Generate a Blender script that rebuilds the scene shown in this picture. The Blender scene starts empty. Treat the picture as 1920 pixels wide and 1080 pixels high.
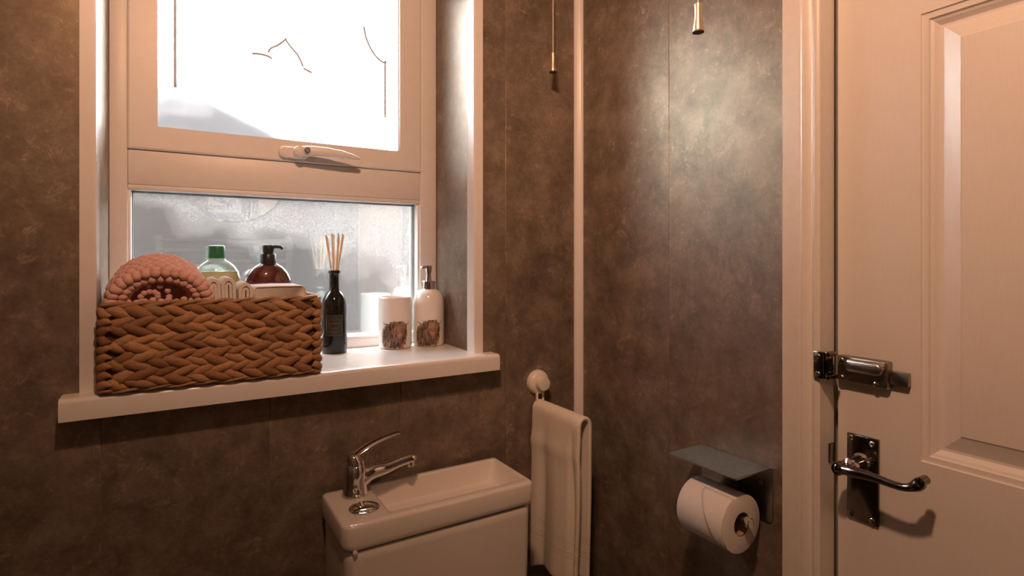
import bpy, bmesh, math, random
from mathutils import Vector, Matrix
random.seed(7)
S = bpy.context.scene
C = S.collection
PI = math.pi
V = Vector

# ------------------------------------------------------------------ camera, sky, lamps, exposure
cd = bpy.data.cameras.new('camera'); cam = bpy.data.objects.new('camera', cd); C.objects.link(cam)
cam.location = (-0.86, -1.1011, 1.31)
cam.rotation_euler = (PI/2, 0, -math.radians(31.109))
cd.sensor_width = 36; cd.lens = 36*1043.98/1920; cd.shift_y = -58/1920; cd.clip_start = .02
S.camera = cam
S.view_settings.view_transform = 'Standard'; S.view_settings.look = 'None'
S.view_settings.gamma = 1; S.view_settings.use_curve_mapping = False
S.view_settings.exposure = 0.48
w = bpy.data.worlds.new('overcast_sky'); S.world = w; w.use_nodes = True
w.node_tree.nodes['Background'].inputs[0].default_value = (1, .985, .96, 1)
w.node_tree.nodes['Background'].inputs[1].default_value = 36
S.cycles.max_bounces = 10; S.cycles.diffuse_bounces = 4; S.cycles.glossy_bounces = 5
S.cycles.transparent_max_bounces = 12; S.cycles.transmission_bounces = 6
S.cycles.sample_clamp_indirect = 40
S.cycles.caustics_refractive = False; S.cycles.caustics_reflective = False
LAMP = V((-.86, -0.93, 2.24))          # ceiling fitting with three small bulbs
LAMP_W, LAMP_COL = 24, (1, .53, .315)
LAMP_A = (.95, -.35, 3.9)             # directions the three spot heads turn to
AIM = ((-.55, .2, 1.72), (0, -.80, 1.62), (-1.9, -1.5, 1.2))
for k in range(3):
    ld = bpy.data.lights.new('bulb_light', 'SPOT'); ld.energy = LAMP_W*(.8 if k == 2 else 1); ld.color = LAMP_COL; ld.shadow_soft_size = .03
    ld.spot_size = math.radians(112); ld.spot_blend = 1.0
    lo = bpy.data.objects.new('bulb_light', ld); C.objects.link(lo)
    lo.location = LAMP + V((.075*math.cos(LAMP_A[k]), .075*math.sin(LAMP_A[k]), -.125))
    lo.rotation_euler = (V(AIM[k])-lo.location).to_track_quat('-Z', 'Y').to_euler()
    pd_ = bpy.data.lights.new('bulb_spill', 'POINT'); pd_.energy = .6; pd_.color = LAMP_COL; pd_.shadow_soft_size = .03
    po = bpy.data.objects.new('bulb_spill', pd_); C.objects.link(po); po.location = lo.location

# ------------------------------------------------------------------ materials
def mat(name, col, rough=.5, metal=0, coat=0, spec=.5):
    m = bpy.data.materials.new(name); m.use_nodes = True
    b = m.node_tree.nodes['Principled BSDF']
    b.inputs['Base Color'].default_value = (*col, 1); b.inputs['Roughness'].default_value = rough
    b.inputs['Metallic'].default_value = metal; b.inputs['Coat Weight'].default_value = coat
    b.inputs['Specular IOR Level'].default_value = spec
    return m
def N(m, t, **kw):
    n = m.node_tree.nodes.new(t)
    for k, v in kw.items():
        if k[0] == '_': setattr(n, k[1:], v)
        else: n.inputs[k.replace('__', ' ')].default_value = v
    return n
def L(m, a, b): m.node_tree.links.new(a, b)
def B(m): return m.node_tree.nodes['Principled BSDF']
def coords(m, per_object=0, scale=(1, 1, 1)):
    tc = N(m, 'ShaderNodeTexCoord'); out = tc.outputs['Object']
    if per_object:
        oi = N(m, 'ShaderNodeObjectInfo'); mu = N(m, 'ShaderNodeVectorMath', _operation='MULTIPLY_ADD')
        mu.inputs[0].default_value = (1, 1, 1); L(m, oi.outputs['Random'], mu.inputs[0]); mu.inputs[1].default_value = (per_object,)*3
        L(m, out, mu.inputs[2]); out = mu.outputs[0]
    if scale != (1, 1, 1):
        mp = N(m, 'ShaderNodeMapping'); mp.inputs['Scale'].default_value = scale; L(m, out, mp.inputs[0]); out = mp.outputs[0]
    return out
def ramp(m, src, stops):
    r = N(m, 'ShaderNodeValToRGB'); e = r.color_ramp.elements
    while len(e) < len(stops): e.new(.5)
    for q, (p, c) in zip(e, stops): q.position = p; q.color = (*c, 1) if len(c) == 3 else c
    L(m, src, r.inputs[0]); return r.outputs[0]
def noise(m, co, scale, detail=4, rough=.6, dist=0):
    n = N(m, 'ShaderNodeTexNoise', Scale=scale, Detail=detail, Roughness=rough, Distortion=dist); L(m, co, n.inputs['Vector']); return n.outputs['Fac']
def mixc(m, a, b, fac, mode='MIX'):
    x = N(m, 'ShaderNodeMix', _data_type='RGBA', _blend_type=mode)
    for s, i in ((fac, 0), (a, 6), (b, 7)):
        if hasattr(s, 'links'): L(m, s, x.inputs[i])
        elif i == 0: x.inputs[0].default_value = s
        else: x.inputs[i].default_value = (*s, 1)
    return x.outputs[2]
def bump(m, h, strength=.3, dist=.001):
    b = N(m, 'ShaderNodeBump', Strength=strength, Distance=dist); L(m, h, b.inputs['Height']); L(m, b.outputs[0], B(m).inputs['Normal'])

def concrete(name, a, b, rough=.36):
    m = mat(name, a, rough, spec=1.0); B(m).inputs['Specular Tint'].default_value = (1, .83, .56, 1); co = coords(m, 9.0)
    big = noise(m, co, 3.0, 5, .6); mid = noise(m, co, 15, 10, .72, .25); fine = noise(m, co, 150, 3, .75)
    c = ramp(m, big, [(.32, a), (.68, b)])
    c = mixc(m, c, ramp(m, mid, [(.34, tuple(x*.5 for x in a)), (.5, tuple((x+y)/2 for x, y in zip(a, b))), (.66, tuple(x*1.35 for x in b))]), .62)
    ve = noise(m, co, 34, 9, .8, .5); vg = noise(m, co, 8, 4, .6)
    vm = N(m, 'ShaderNodeMath', _operation='MULTIPLY'); L(m, ramp(m, ve, [(.55, (0, 0, 0)), (.68, (1, 1, 1))]), vm.inputs[0]); L(m, ramp(m, vg, [(.42, (.05,)*3), (.62, (.75,)*3)]), vm.inputs[1])
    c = mixc(m, c, tuple(x*2.3 for x in b), vm.outputs[0])
    v2 = noise(m, co, 95, 6, .75, .8)
    v3 = N(m, 'ShaderNodeMath', _operation='MULTIPLY'); L(m, ramp(m, v2, [(.57, (0, 0, 0)), (.66, (.6,)*3)]), v3.inputs[0]); L(m, ramp(m, mid, [(.42, (0, 0, 0)), (.6, (1, 1, 1))]), v3.inputs[1])
    c = mixc(m, c, tuple(x*2.1 for x in b), v3.outputs[0])
    vo = N(m, 'ShaderNodeTexVoronoi', Scale=44); L(m, co, vo.inputs['Vector'])
    pit = ramp(m, vo.outputs['Distance'], [(.05, (.85,)*3), (.10, (0, 0, 0))])
    pm = N(m, 'ShaderNodeMath', _operation='MULTIPLY'); L(m, pit, pm.inputs[0]); L(m, ramp(m, mid, [(.54, (0, 0, 0)), (.6, (1, 1, 1))]), pm.inputs[1])
    c = mixc(m, c, tuple(x*.3 for x in a), pm.outputs[0])
    c = mixc(m, c, ramp(m, fine, [(.25, (.72,)*3), (.75, (1.22,)*3)]), .7, 'MULTIPLY')
    L(m, c, B(m).inputs['Base Color'])
    L(m, ramp(m, mid, [(.3, (rough+.08,)*3), (.7, (rough-.05,)*3)]), B(m).inputs['Roughness'])
    bump(m, fine, .06, .0005)
    return m
M_wall = concrete('grey concrete-look panel', (.113, .088, .072), (.218, .180, .148), .43)
M_core = mat('panel core grey', (.14, .13, .12), .7)
def plain(name, col, rough, var=.06, sc=40, bs=.03, **kw):
    m = mat(name, col, rough, **kw); co = coords(m)
    n = noise(m, co, sc, 4)
    L(m, ramp(m, n, [(.3, tuple(x*(1-var) for x in col)), (.7, tuple(min(1, x*(1+var)) for x in col))]), B(m).inputs['Base Color'])
    if bs: bump(m, n, bs, .0006)
    return m
M_upvc = plain('white upvc', (.80, .79, .78), .42, .02)
M_sill = plain('glossy white sill laminate', (.80, .79, .78), .2, .02)
M_trim = plain('white plastic trim', (.80, .78, .77), .33, .02)
M_paint = plain('white painted timber', (.80, .775, .73), .36, .03, 60, .05)
M_gap_shade = plain('black gap shade', (.03, .03, .03), .6)  # black that paints the shaded gap under the cistern lid
M_spacer = plain('grey spacer bar', (.30, .34, .35), .35, metal=.6)
M_backwall = plain('pale grey wall paint', (.42, .385, .35), .6, .03)
M_ceil = plain('white ceiling paint', (.78, .76, .73), .8)
M_floor = plain('grey vinyl tile', (.08, .07, .06), .45, .2, 8)
M_ceramic = plain('white glazed ceramic', (.80, .78, .75), .12, .015, 20, 0, coat=.3)
M_plastic = plain('white plastic', (.80, .77, .72), .35, .02)
M_chrome = plain('polished chrome', (.78, .77, .76), .06, .03, 30, 0, metal=1)
M_steel = plain('brushed steel', (.40, .38, .36), .3, .12, 90, .05, metal=1)
M_dark = plain('chrome with painted dark reflection', (.20, .185, .17), .16, .1, 60, .02, metal=1)  # chrome, its base colour darkened to stand for reflections of the dark room
M_nickel = plain('aged satin nickel', (.36, .33, .28), .34, .12, 60, .04, metal=1)
M_brass = plain('satin brass', (.60, .50, .38), .42, .08, 80, .03, metal=1)
M_brassd = plain('dark rubber ring', (.08, .07, .06), .5)
M_cord = plain('white cord', (.72, .68, .62), .8, .1, 900, .2)
M_black = plain('gloss black glass', (.008, .009, .01), .1, .2, 20, 0)
M_blackp = plain('black plastic', (.016, .017, .02), .34, .2, 60, .02)
M_labelk = plain('matt black label', (.014, .014, .015), .55)
M_gold = plain('dull gold print', (.13, .098, .05), .5)
M_reed = plain('natural reed', (.72, .53, .33), .7, .15, 400, .1)
M_green = plain('green plastic cap', (.025, .19, .085), .32, .12, 60)
M_purple = plain('purple paper label', (.09, .035, .15), .5, .2, 60)
M_card = plain('brown card tube', (.42, .31, .21), .8)
M_bulb = plain('opal bulb glass', (.9, .85, .75), .3)
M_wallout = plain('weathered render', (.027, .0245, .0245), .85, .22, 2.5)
M_paleout = plain('pale painted render', (.34, .33, .31), .85, .15, 4)
M_coping = plain('slate coping', (.16, .17, .19), .7, .2, 9)
M_ground = plain('yard paving', (.16, .16, .16), .85, .25, 5)
M_leaf = plain('dark foliage', (.02, .06, .035), .5, .4, 30)
M_mirror = mat('mirror silvering', (.86, .88, .88), .02, 1)
M_lead = plain('grey lead strip', (.48, .53, .60), .5, .1, 60, .02)

# door: vertical moulded woodgrain under satin white paint
M_door = mat('white woodgrain door paint', (.80, .77, .73), .38)
co = coords(M_door, 0, (26, 26, 1.1)); g1 = noise(M_door, co, 9, 5, .6, 1.2)
co2 = coords(M_door, 0, (60, 60, 3)); g2 = noise(M_door, co2, 9, 3, .6)
L(M_door, mixc(M_door, (.81, .78, .745), (.78, .75, .712), ramp(M_door, g2, [(.4, (0, 0, 0)), (.65, (.7,)*3)])), B(M_door).inputs['Base Color'])
bump(M_door, mixc(M_door, g1, g2, .5), .16, .0012)

# towelling
def towelling(name, col, stripes=None):
    m = mat(name, col, .95, spec=.1); co = coords(m)
    n = noise(m, co, 420, 2, .8); n2 = noise(m, co, 35, 4)
    L(m, mixc(m, ramp(m, n, [(.3, tuple(x*.8 for x in col)), (.7, col)]), tuple(x*.9 for x in col), ramp(m, n2, [(.45, (0, 0, 0)), (.7, (.6,)*3)])), B(m).inputs['Base Color'])
    h = mixc(m, n, n2, .35)
    if stripes:
        z0, z1, z2, z3 = stripes
        sp = N(m, 'ShaderNodeSeparateXYZ'); L(m, co, sp.inputs[0])
        wv = N(m, 'ShaderNodeTexWave', Scale=78); wv.bands_direction = 'Z'; L(m, co, wv.inputs['Vector'])
        def band(a, b):
            r = N(m, 'ShaderNodeMath', _operation='GREATER_THAN'); L(m, sp.outputs[2], r.inputs[0]); r.inputs[1].default_value = a
            q = N(m, 'ShaderNodeMath', _operation='LESS_THAN'); L(m, sp.outputs[2], q.inputs[0]); q.inputs[1].default_value = b
            p = N(m, 'ShaderNodeMath', _operation='MULTIPLY'); L(m, r.outputs[0], p.inputs[0]); L(m, q.outputs[0], p.inputs[1]); return p.outputs[0]
        ad = N(m, 'ShaderNodeMath', _operation='ADD'); L(m, band(z0, z1), ad.inputs[0]); L(m, band(z2, z3), ad.inputs[1])
        h = mixc(m, h, wv.outputs['Fac'], ad.outputs[0])
    bump(m, h, .7 if not stripes else .45, .002 if not stripes else .0013)
    return m
M_flannel = towelling('white flannel', (.82, .79, .76))
M_towelbox = plain('smooth white cotton', (.83, .80, .77), .9, .03, 200, .15)
M_paper = plain('white tissue paper', (.83, .81, .79), .9, .02, 300, .15)
M_knit = towelling('pink chunky yarn', (.74, .47, .425))

# woven leaf strands
M_strand = mat('water hyacinth strand', (.4, .22, .1), .62)
oi = N(M_strand, 'ShaderNodeObjectInfo')
cs = ramp(M_strand, oi.outputs['Random'], [(0, (.23, .115, .055)), (.35, (.39, .21, .10)), (.75, (.48, .285, .145)), (1, (.31, .185, .10))])
co = coords(M_strand, 5.0, (14, 90, 90)); n = noise(M_strand, co, 9, 4, .7)
cs = mixc(M_strand, cs, ramp(M_strand, n, [(.3, (.5, .45, .4)), (.62, (1.2, 1.15, 1.1))]), .75, 'MULTIPLY')
L(M_strand, cs, B(M_strand).inputs['Base Color']); bump(M_strand, n, .6, .0015)
M_core_b = plain('dark basket lining', (.10, .048, .02), .8, .3, 60, .2)

# clear plastic, liquids
def clear(name, tint, refl=.08, body=0, bodycol=(1, 1, 1)):
    m = bpy.data.materials.new(name); m.use_nodes = True; nt = m.node_tree; nt.nodes.clear()
    out = nt.nodes.new('ShaderNodeOutputMaterial')
    tr = N(m, 'ShaderNodeBsdfTransparent'); tr.inputs[0].default_value = (*tint, 1)
    tl = N(m, 'ShaderNodeBsdfPrincipled', Roughness=.4); tl.inputs['Base Color'].default_value = (*bodycol, 1)
    a = N(m, 'ShaderNodeMixShader'); a.inputs[0].default_value = body; L(m, tr.outputs[0], a.inputs[1]); L(m, tl.outputs[0], a.inputs[2])
    gl = N(m, 'ShaderNodeBsdfGlossy', Roughness=.05); lw = N(m, 'ShaderNodeLayerWeight', Blend=.35)
    mu = N(m, 'ShaderNodeMath', _operation='MULTIPLY_ADD'); L(m, lw.outputs['Facing'], mu.inputs[0]); mu.inputs[1].default_value = .55; mu.inputs[2].default_value = refl*.5
    b = N(m, 'ShaderNodeMixShader'); L(m, mu.outputs[0], b.inputs[0]); L(m, a.outputs[0], b.inputs[1]); L(m, gl.outputs[0], b.inputs[2])
    L(m, b.outputs[0], out.inputs[0]); return m
M_clear = clear('clear plastic', (.86, .95, .94), .06, .06, (.75, .85, .84))
M_yellow = clear('pale yellow soap', (.95, .86, .55), .03, .7, (.88, .76, .42))
M_amber = clear('amber plastic', (.42, .12, .08), .12, .32, (.13, .03, .02))

# double-glazed panes with condensation; z ranges say where droplets gather
def pane_mat(name, refl, frost, drops, tint):
    m = bpy.data.materials.new(name); m.use_nodes = True; nt = m.node_tree; nt.nodes.clear()
    out = nt.nodes.new('ShaderNodeOutputMaterial'); co = coords(m)
    tr = N(m, 'ShaderNodeBsdfTransparent'); tr.inputs[0].default_value = (*tint, 1)
    rf = N(m, 'ShaderNodeBsdfRefraction', Roughness=.38, IOR=1.13); rf.inputs[0].default_value = (*tint, 1)
    fr = N(m, 'ShaderNodeMixShader'); fr.inputs[0].default_value = frost; L(m, tr.outputs[0], fr.inputs[1]); L(m, rf.outputs[0], fr.inputs[2])
    tl = N(m, 'ShaderNodeBsdfTranslucent'); tl.inputs[0].default_value = (.93, .9, .89, 1)
    n1 = noise(m, co, 620, 3, .7); n2 = noise(m, co, 7, 4, .6)
    nm = N(m, 'ShaderNodeMath', _operation='MULTIPLY'); L(m, ramp(m, n1, [(.42, (0, 0, 0)), (.75, (1, 1, 1))]), nm.inputs[0])
    gx = N(m, 'ShaderNodeVectorMath', _operation='DOT_PRODUCT'); L(m, co, gx.inputs[0]); gx.inputs[1].default_value = drops[0]
    ga = N(m, 'ShaderNodeMath', _operation='ADD'); L(m, gx.outputs['Value'], ga.inputs[0]); ga.inputs[1].default_value = drops[1]
    gb = N(m, 'ShaderNodeMath', _operation='MULTIPLY_ADD'); L(m, n2, gb.inputs[0]); gb.inputs[1].default_value = .9; L(m, ga.outputs[0], gb.inputs[2])
    cl = N(m, 'ShaderNodeClamp', Max=drops[2]); L(m, gb.outputs[0], cl.inputs[0]); L(m, cl.outputs[0], nm.inputs[1])
    film = N(m, 'ShaderNodeMath', _operation='MULTIPLY_ADD', _use_clamp=True); L(m, cl.outputs[0], film.inputs[0]); film.inputs[1].default_value = drops[3]; L(m, nm.outputs[0], film.inputs[2])
    dr = N(m, 'ShaderNodeMixShader'); L(m, film.outputs[0], dr.inputs[0]); L(m, fr.outputs[0], dr.inputs[1]); L(m, tl.outputs[0], dr.inputs[2])
    gl = N(m, 'ShaderNodeBsdfGlossy', Roughness=.012); gl.inputs[0].default_value = (.92, 1, .97, 1)
    b = N(m, 'ShaderNodeMixShader'); b.inputs[0].default_value = refl
    L(m, dr.outputs[0], b.inputs[1]); L(m, gl.outputs[0], b.inputs[2]); L(m, b.outputs[0], out.inputs[0]); return m
M_pane_low = pane_mat('misted lower glass', .27, .3, ((.9, 0, 2.6), -.95, .17, .042), (.9, .91, .92))
M_pane_up = pane_mat('frosted upper glass', .08, .985, ((0, 0, 3.0), -1.98, .16, .012), (.95, .97, 1))

# ------------------------------------------------------------------ mesh helpers
ORG = {}
def mesh_of(name, bm, m, org=V((0, 0, 0)), smooth=True, angle=38):
    me = bpy.data.meshes.new(name); bmesh.ops.translate(bm, verts=bm.verts, vec=-org)
    bmesh.ops.recalc_face_normals(bm, faces=bm.faces)
    bm.to_mesh(me); bm.free()
    for q in (m if isinstance(m, (list, tuple)) else [m]): me.materials.append(q)
    if smooth:
        for p in me.polygons: p.use_smooth = True
        me.set_sharp_from_angle(angle=math.radians(angle))
    return me
def obj(name, bm, m, parent=None, loc=None, label=None, cat=None, group=None, kind=None, smooth=True, angle=38):
    org = V(ORG[parent.name]) if parent else V(loc or (0, 0, 0))
    o = bpy.data.objects.new(name, mesh_of(name, bm, m, org, smooth, angle)); C.objects.link(o)
    if parent: o.parent = parent
    else: o.location = org
    ORG[o.name] = org
    for k, v in (('label', label), ('category', cat), ('group', group), ('kind', kind)):
        if v: o[k] = v
    return o
def thing(name, label, cat, loc, group=None, kind=None):
    o = bpy.data.objects.new(name, None); C.objects.link(o); o.location = loc; ORG[o.name] = V(loc); o.empty_display_size = .05
    for k, v in (('label', label), ('category', cat), ('group', group), ('kind', kind)):
        if v: o[k] = v
    return o
def nb(): return bmesh.new()
def box(bm, a, b, bev=0, seg=2):
    a, b = V(a), V(b); r = bmesh.ops.create_cube(bm, size=1)
    vs = r['verts']; d = b-a
    for v in vs: v.co = V((a.x+(v.co.x+.5)*d.x, a.y+(v.co.y+.5)*d.y, a.z+(v.co.z+.5)*d.z))
    if bev:
        es = list({e for v in vs for e in v.link_edges})
        bmesh.ops.bevel(bm, geom=es, offset=bev, segments=seg, affect='EDGES', profile=.5, clamp_overlap=True)
    return bm
def B1(a, b, bev=0, seg=2): return box(nb(), a, b, bev, seg)
def loft(bm, loops, closed=True, cap0=True, cap1=True):
    vs = [[bm.verts.new(p) for p in l] for l in loops]; n = len(vs[0])
    for i in range(len(vs)-1):
        for j in range(n if closed else n-1):
            k = (j+1) % n
            try: bm.faces.new((vs[i][j], vs[i][k], vs[i+1][k], vs[i+1][j]))
            except ValueError: pass
    if cap0: bm.faces.new(list(reversed(vs[0])))
    if cap1: bm.faces.new(vs[-1])
    return bm
def lathe(bm, prof, c, seg=32, sx=1, sy=1, axis='Z', cap0=True, cap1=True):
    c = V(c); loops = []
    for r, h in prof:
        l = []
        for k in range(seg):
            a = 2*PI*k/seg; p, q = r*math.cos(a)*sx, r*math.sin(a)*sy
            l.append(c + (V((p, q, h)) if axis == 'Z' else V((h, p, q)) if axis == 'X' else V((p, h, q))))
        loops.append(l)
    return loft(bm, loops, True, cap0, cap1)
def tube(bm, pts, rad, seg=10, flat=1.0, up=None):
    pts = [V(p) for p in pts]; loops = []; nrm = None
    for i, p in enumerate(pts):
        t = (pts[min(i+1, len(pts)-1)]-pts[max(i-1, 0)]).normalized()
        if nrm is None:
            u = V(up) if up else (V((0, 0, 1)) if abs(t.z) < .9 else V((1, 0, 0)))
            nrm = (u - t*u.dot(t)).normalized()
        else: nrm = (nrm - t*nrm.dot(t)).normalized()
        bn = t.cross(nrm); r = rad[i] if isinstance(rad, (list, tuple)) else rad
        f = flat[i] if isinstance(flat, (list, tuple)) else flat
        loops.append([p + nrm*(r*f*math.cos(2*PI*k/seg)) + bn*(r*math.sin(2*PI*k/seg)) for k in range(seg)])
    return loft(bm, loops)
def rrect(x0, y0, x1, y1, r, n=5):
    if not isinstance(r, (list, tuple)): r = [r]*4
    out = []
    for (cx, cy, a0, rr) in ((x1-r[0], y1-r[0], 0, r[0]), (x0+r[1], y1-r[1], 90, r[1]), (x0+r[2], y0+r[2], 180, r[2]), (x1-r[3], y0+r[3], 270, r[3])):
        for k in range(n+1):
            a = math.radians(a0+90*k/n); out.append((cx+rr*math.cos(a), cy+rr*math.sin(a)))
    return out
def lerp(a, b, t): return a+(b-a)*t
def spline(pts, n):
    pts = [V(p) for p in pts]; out = []
    for i in range(len(pts)-1):
        p0, p1, p2, p3 = pts[max(i-1, 0)], pts[i], pts[i+1], pts[min(i+2, len(pts)-1)]
        for k in range(n):
            t = k/n
            out.append(.5*((2*p1)+(p2-p0)*t+(2*p0-5*p1+4*p2-p3)*t*t+(3*p1-p0-3*p2+p3)*t**3))
    out.append(pts[-1]); return out
def extrude_profile_z(bm, prof, z0, z1): return loft(bm, [[V((x, y, z0)) for x, y in prof], [V((x, y, z1)) for x, y in prof]])

# ------------------------------------------------------------------ room shell
XL, YB, ZC = -2.0, -2.0, 2.34
OX0, OX1, OZ0, OZ1, RD = -.9704, -.2925, 1.0965, 2.10, .25     # window opening, reveal depth
ww = nb()
for a, b in (((XL-.1, .009, -.05), (OX0-.009, .34, ZC+.05)), ((OX1+.009, .009, -.05), (.12, .34, ZC+.05)),
             ((OX0-.009, .009, -.05), (OX1+.009, .34, OZ0-.034)), ((OX0-.009, .009, OZ1+.009), (OX1+.009, .34, ZC+.05))): box(ww, a, b)
wall_window = obj('wall_window', ww, M_core, loc=(0, 0, 0), kind='structure', smooth=False)
def panel_poly(parent, pts):
    bm = loft(nb(), [[V((x, y, z)) for x, z in pts] for y in (0, .009)])
    bmesh.ops.bevel(bm, geom=bm.edges[:], offset=.0011, segments=1, affect='EDGES', clamp_overlap=True)
    return obj('wall_panel', bm, M_wall, parent)
def panel(parent, a, b): return obj('wall_panel', B1(a, b, .0011, 1), M_wall, parent)
seams = [XL, -1.9629, -1.7129, -1.4629, -1.2129, -.9629, -.7129, -.4629, -.2129, 0]
for x0, x1 in zip(seams[:-1], seams[1:]):
    if x1 <= OX0 or x0 >= OX1: panel(wall_window, (x0, 0, 0), (x1, .009, ZC))
    else:
        zl = OZ0-.034
        if x0 < OX0: panel_poly(wall_window, [(x0, 0), (x1, 0), (x1, zl), (OX0, zl), (OX0, OZ1), (x1, OZ1), (x1, ZC), (x0, ZC)])
        elif x1 > OX1: panel_poly(wall_window, [(x0, 0), (x1, 0), (x1, ZC), (x0, ZC), (x0, OZ1), (OX1, OZ1), (OX1, zl), (x0, zl)])
        else: panel(wall_window, (x0, 0, 0), (x1, .009, zl)); panel(wall_window, (x0, 0, OZ1), (x1, .009, ZC))
panel(wall_window, (OX1, .009, OZ0-.03), (OX1+.009, .34, OZ1)); panel(wall_window, (OX0-.009, .009, OZ0-.03), (OX0, .34, OZ1))
obj('reveal_head', B1((OX0-.009, .009, OZ1), (OX1+.009, .34, OZ1+.009)), M_trim, wall_window)

DY0, DY1, DZ = -.6166, -1.345, 2.0         # door opening
wr = nb()
for a, b in (((.009, -.5995, -.05), (.12, .009, ZC+.05)), ((.009, YB-.1, -.05), (.12, -1.3625, ZC+.05)), ((.009, -1.3625, DZ+.0172), (.12, -.5995, ZC+.05))): box(wr, a, b)
wall_right = obj('wall_right', wr, M_core, loc=(0, 0, 0), kind='structure', smooth=False)
for y0, y1 in ((-.2946, 0), (-.5446, -.2946), (-.5995, -.5446), (-1.6, -1.3625), (-1.85, -1.6), (YB, -1.85)): panel(wall_right, (0, y0, 0), (.009, y1, ZC))
panel(wall_right, (0, -1.3625, DZ+.0172), (.009, -.5995, ZC))
wall_left = obj('wall_left', B1((XL-.12, YB-.1, -.05), (XL-.009, .1, ZC+.05)), M_core, kind='structure', smooth=False)
for k in range(8): panel(wall_left, (XL-.009, -2+.25*k, 0), (XL, -1.75+.25*k, ZC))
wall_back = obj('wall_back', B1((XL-.1, YB-.12, -.05), (.12, YB-.009, ZC+.05)), M_core, kind='structure', smooth=False)
obj('plaster_skim', B1((XL, YB-.009, 0), (0, YB, ZC)), M_backwall, wall_back, smooth=False)
obj('floor', B1((XL-.1, YB-.1, -.06), (.12, .34, 0)), M_floor, kind='structure', smooth=False)
obj('ceiling', B1((XL-.1, YB-.1, ZC), (.12, .34, ZC+.06)), M_ceil, kind='structure', smooth=False)
# trims: internal corner and window L-trims
obj('trim_1', extrude_profile_z(nb(), [(-.0165, 0), (-.0165, -.0035), (-.0125, -.008), (-.008, -.0125), (-.0035, -.0165), (0, -.0165), (0, 0)], 0, ZC), M_trim, kind='structure', angle=60)
def ltrim(n, xo, s):
    t = .0025
    p = [(xo-s*t, .032), (xo-s*t, 0), (xo-s*t+s*.001, -t+.0006), (xo+s*.001, -t), (xo+s*.0195, -t), (xo+s*.0195, 0), (xo, 0), (xo, .032)]
    return obj('trim_%d' % n, extrude_profile_z(nb(), p, OZ0, OZ1+.018), M_trim, kind='structure', smooth=False)
ltrim(2, OX0, -1); ltrim(3, OX1, 1)

# ------------------------------------------------------------------ window
win = thing('window_1', 'white framed window with frosted upper vent and misted lower pane above deep sill', 'window', (-.63, .21, OZ0), kind='structure')
FY = .2125
def bar(name, a, b, bev=.0025): return obj(name, B1(a, b, bev), M_upvc, win)
FL, FR = -.9405, -.3365                       # inner edges of the outer frame
bar('frame_stile', (OX0, FY, OZ0), (FL, FY+.06, OZ1)); bar('frame_stile', (FR, FY, OZ0), (OX1, FY+.06, OZ1))
bar('frame_head', (FL, FY, OZ1-.045), (FR, FY+.06, OZ1)); bar('frame_sill_rail', (FL, FY, OZ0), (FR, FY+.06, 1.1165))
bar('transom', (FL, FY, 1.4525), (FR, FY+.06, 1.5205))
# glazing beads round the lower pane
bd = nb()
for a, b in (((FL, FY+.001, 1.4425), (FR, FY+.03, 1.4525)),): box(bd, a, b, .002)
obj('glazing_bead', bd, M_upvc, win)
for x0, x1 in ((FL, FL+.005), (FR-.005, FR)): obj('glazing_bead', B1((x0, FY+.004, 1.1165), (x1, FY+.03, 1.4425), .0015), M_upvc, win)
obj('glazing_bead', B1((FL, FY+.003, 1.1165), (FR, FY+.03, 1.1235), .002), M_upvc, win)
gs = nb()
for a, b in (((FL+.005, FY+.028, 1.4385), (FR-.005, FY+.034, 1.4435)), ((FR-.0105, FY+.028, 1.123), (FR-.0045, FY+.034, 1.4425)), ((FL+.0045, FY+.028, 1.123), (FL+.0075, FY+.034, 1.4425))): box(gs, a, b)
obj('gasket', gs, M_spacer, win, smooth=False)
obj('glass_pane', B1((FL, FY+.034, 1.1165), (FR, FY+.0345, 1.4525)), M_pane_low, win, smooth=False, label='misted lower pane reflecting the room')
# opening sash: four mitred bars
SO = (-.9415, -.3352, 1.5215, OZ1-.05); SI = (-.8975, -.3845, 1.5625, OZ1-.095)
SY0, SY1 = FY-.0055, FY+.05
def mitre(name, quad):
    # quad: outer a, outer b, inner b, inner a in (x, z)
    cx = sum(p[0] for p in quad)/4; cz = sum(p[1] for p in quad)/4
    bm = nb(); loops = []
    for y, ins in ((SY1, 0), (SY0+.004, 0), (SY0+.0012, .0012), (SY0, .004)):
        (ax, az), (bx, bz), (ex, ez), (dx, dz) = quad
        wx, wz = (SO[0]+SO[1])/2, (SO[2]+SO[3])/2
        sh = lambda p, q: V((p[0]+math.copysign(q, wx-p[0]), y, p[1]+math.copysign(q, wz-p[1])))
        e = .0004
        loops.append([sh((ax, az), ins), sh((bx, bz), ins), sh((ex, ez), -ins*1.6), sh((dx, dz), -ins*1.6)])
    return obj(name, loft(bm, loops), M_upvc, win, angle=20)
x0, x1, z0, z1 = SO; a0, a1, c0, c1 = SI
mitre('sash_stile', [(x0, z0), (x0, z1), (a0, c1), (a0, c0)]); mitre('sash_stile', [(x1, z0), (x1, z1), (a1, c1), (a1, c0)])
mitre('sash_rail', [(x0, z0), (x1, z0), (a1, c0), (a0, c0)]); mitre('sash_rail', [(x0, z1), (x1, z1), (a1, c1), (a0, c1)])
gk = nb(); box(gk, (a0-.002, FY+.02, c0-.002), (a0+.002, FY+.03, c1)); box(gk, (a1-.002, FY+.02, c0), (a1+.002, FY+.03, c1)); box(gk, (a0, FY+.02, c0-.002), (a1, FY+.03, c0+.002))
obj('gasket', gk, M_upvc, win, smooth=False)
obj('glass_pane', B1((a0-.003, FY+.03, c0-.003), (a1+.003, FY+.0305, c1+.003)), M_pane_up, win, smooth=False, label='frosted upper pane with lead lines')
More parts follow.
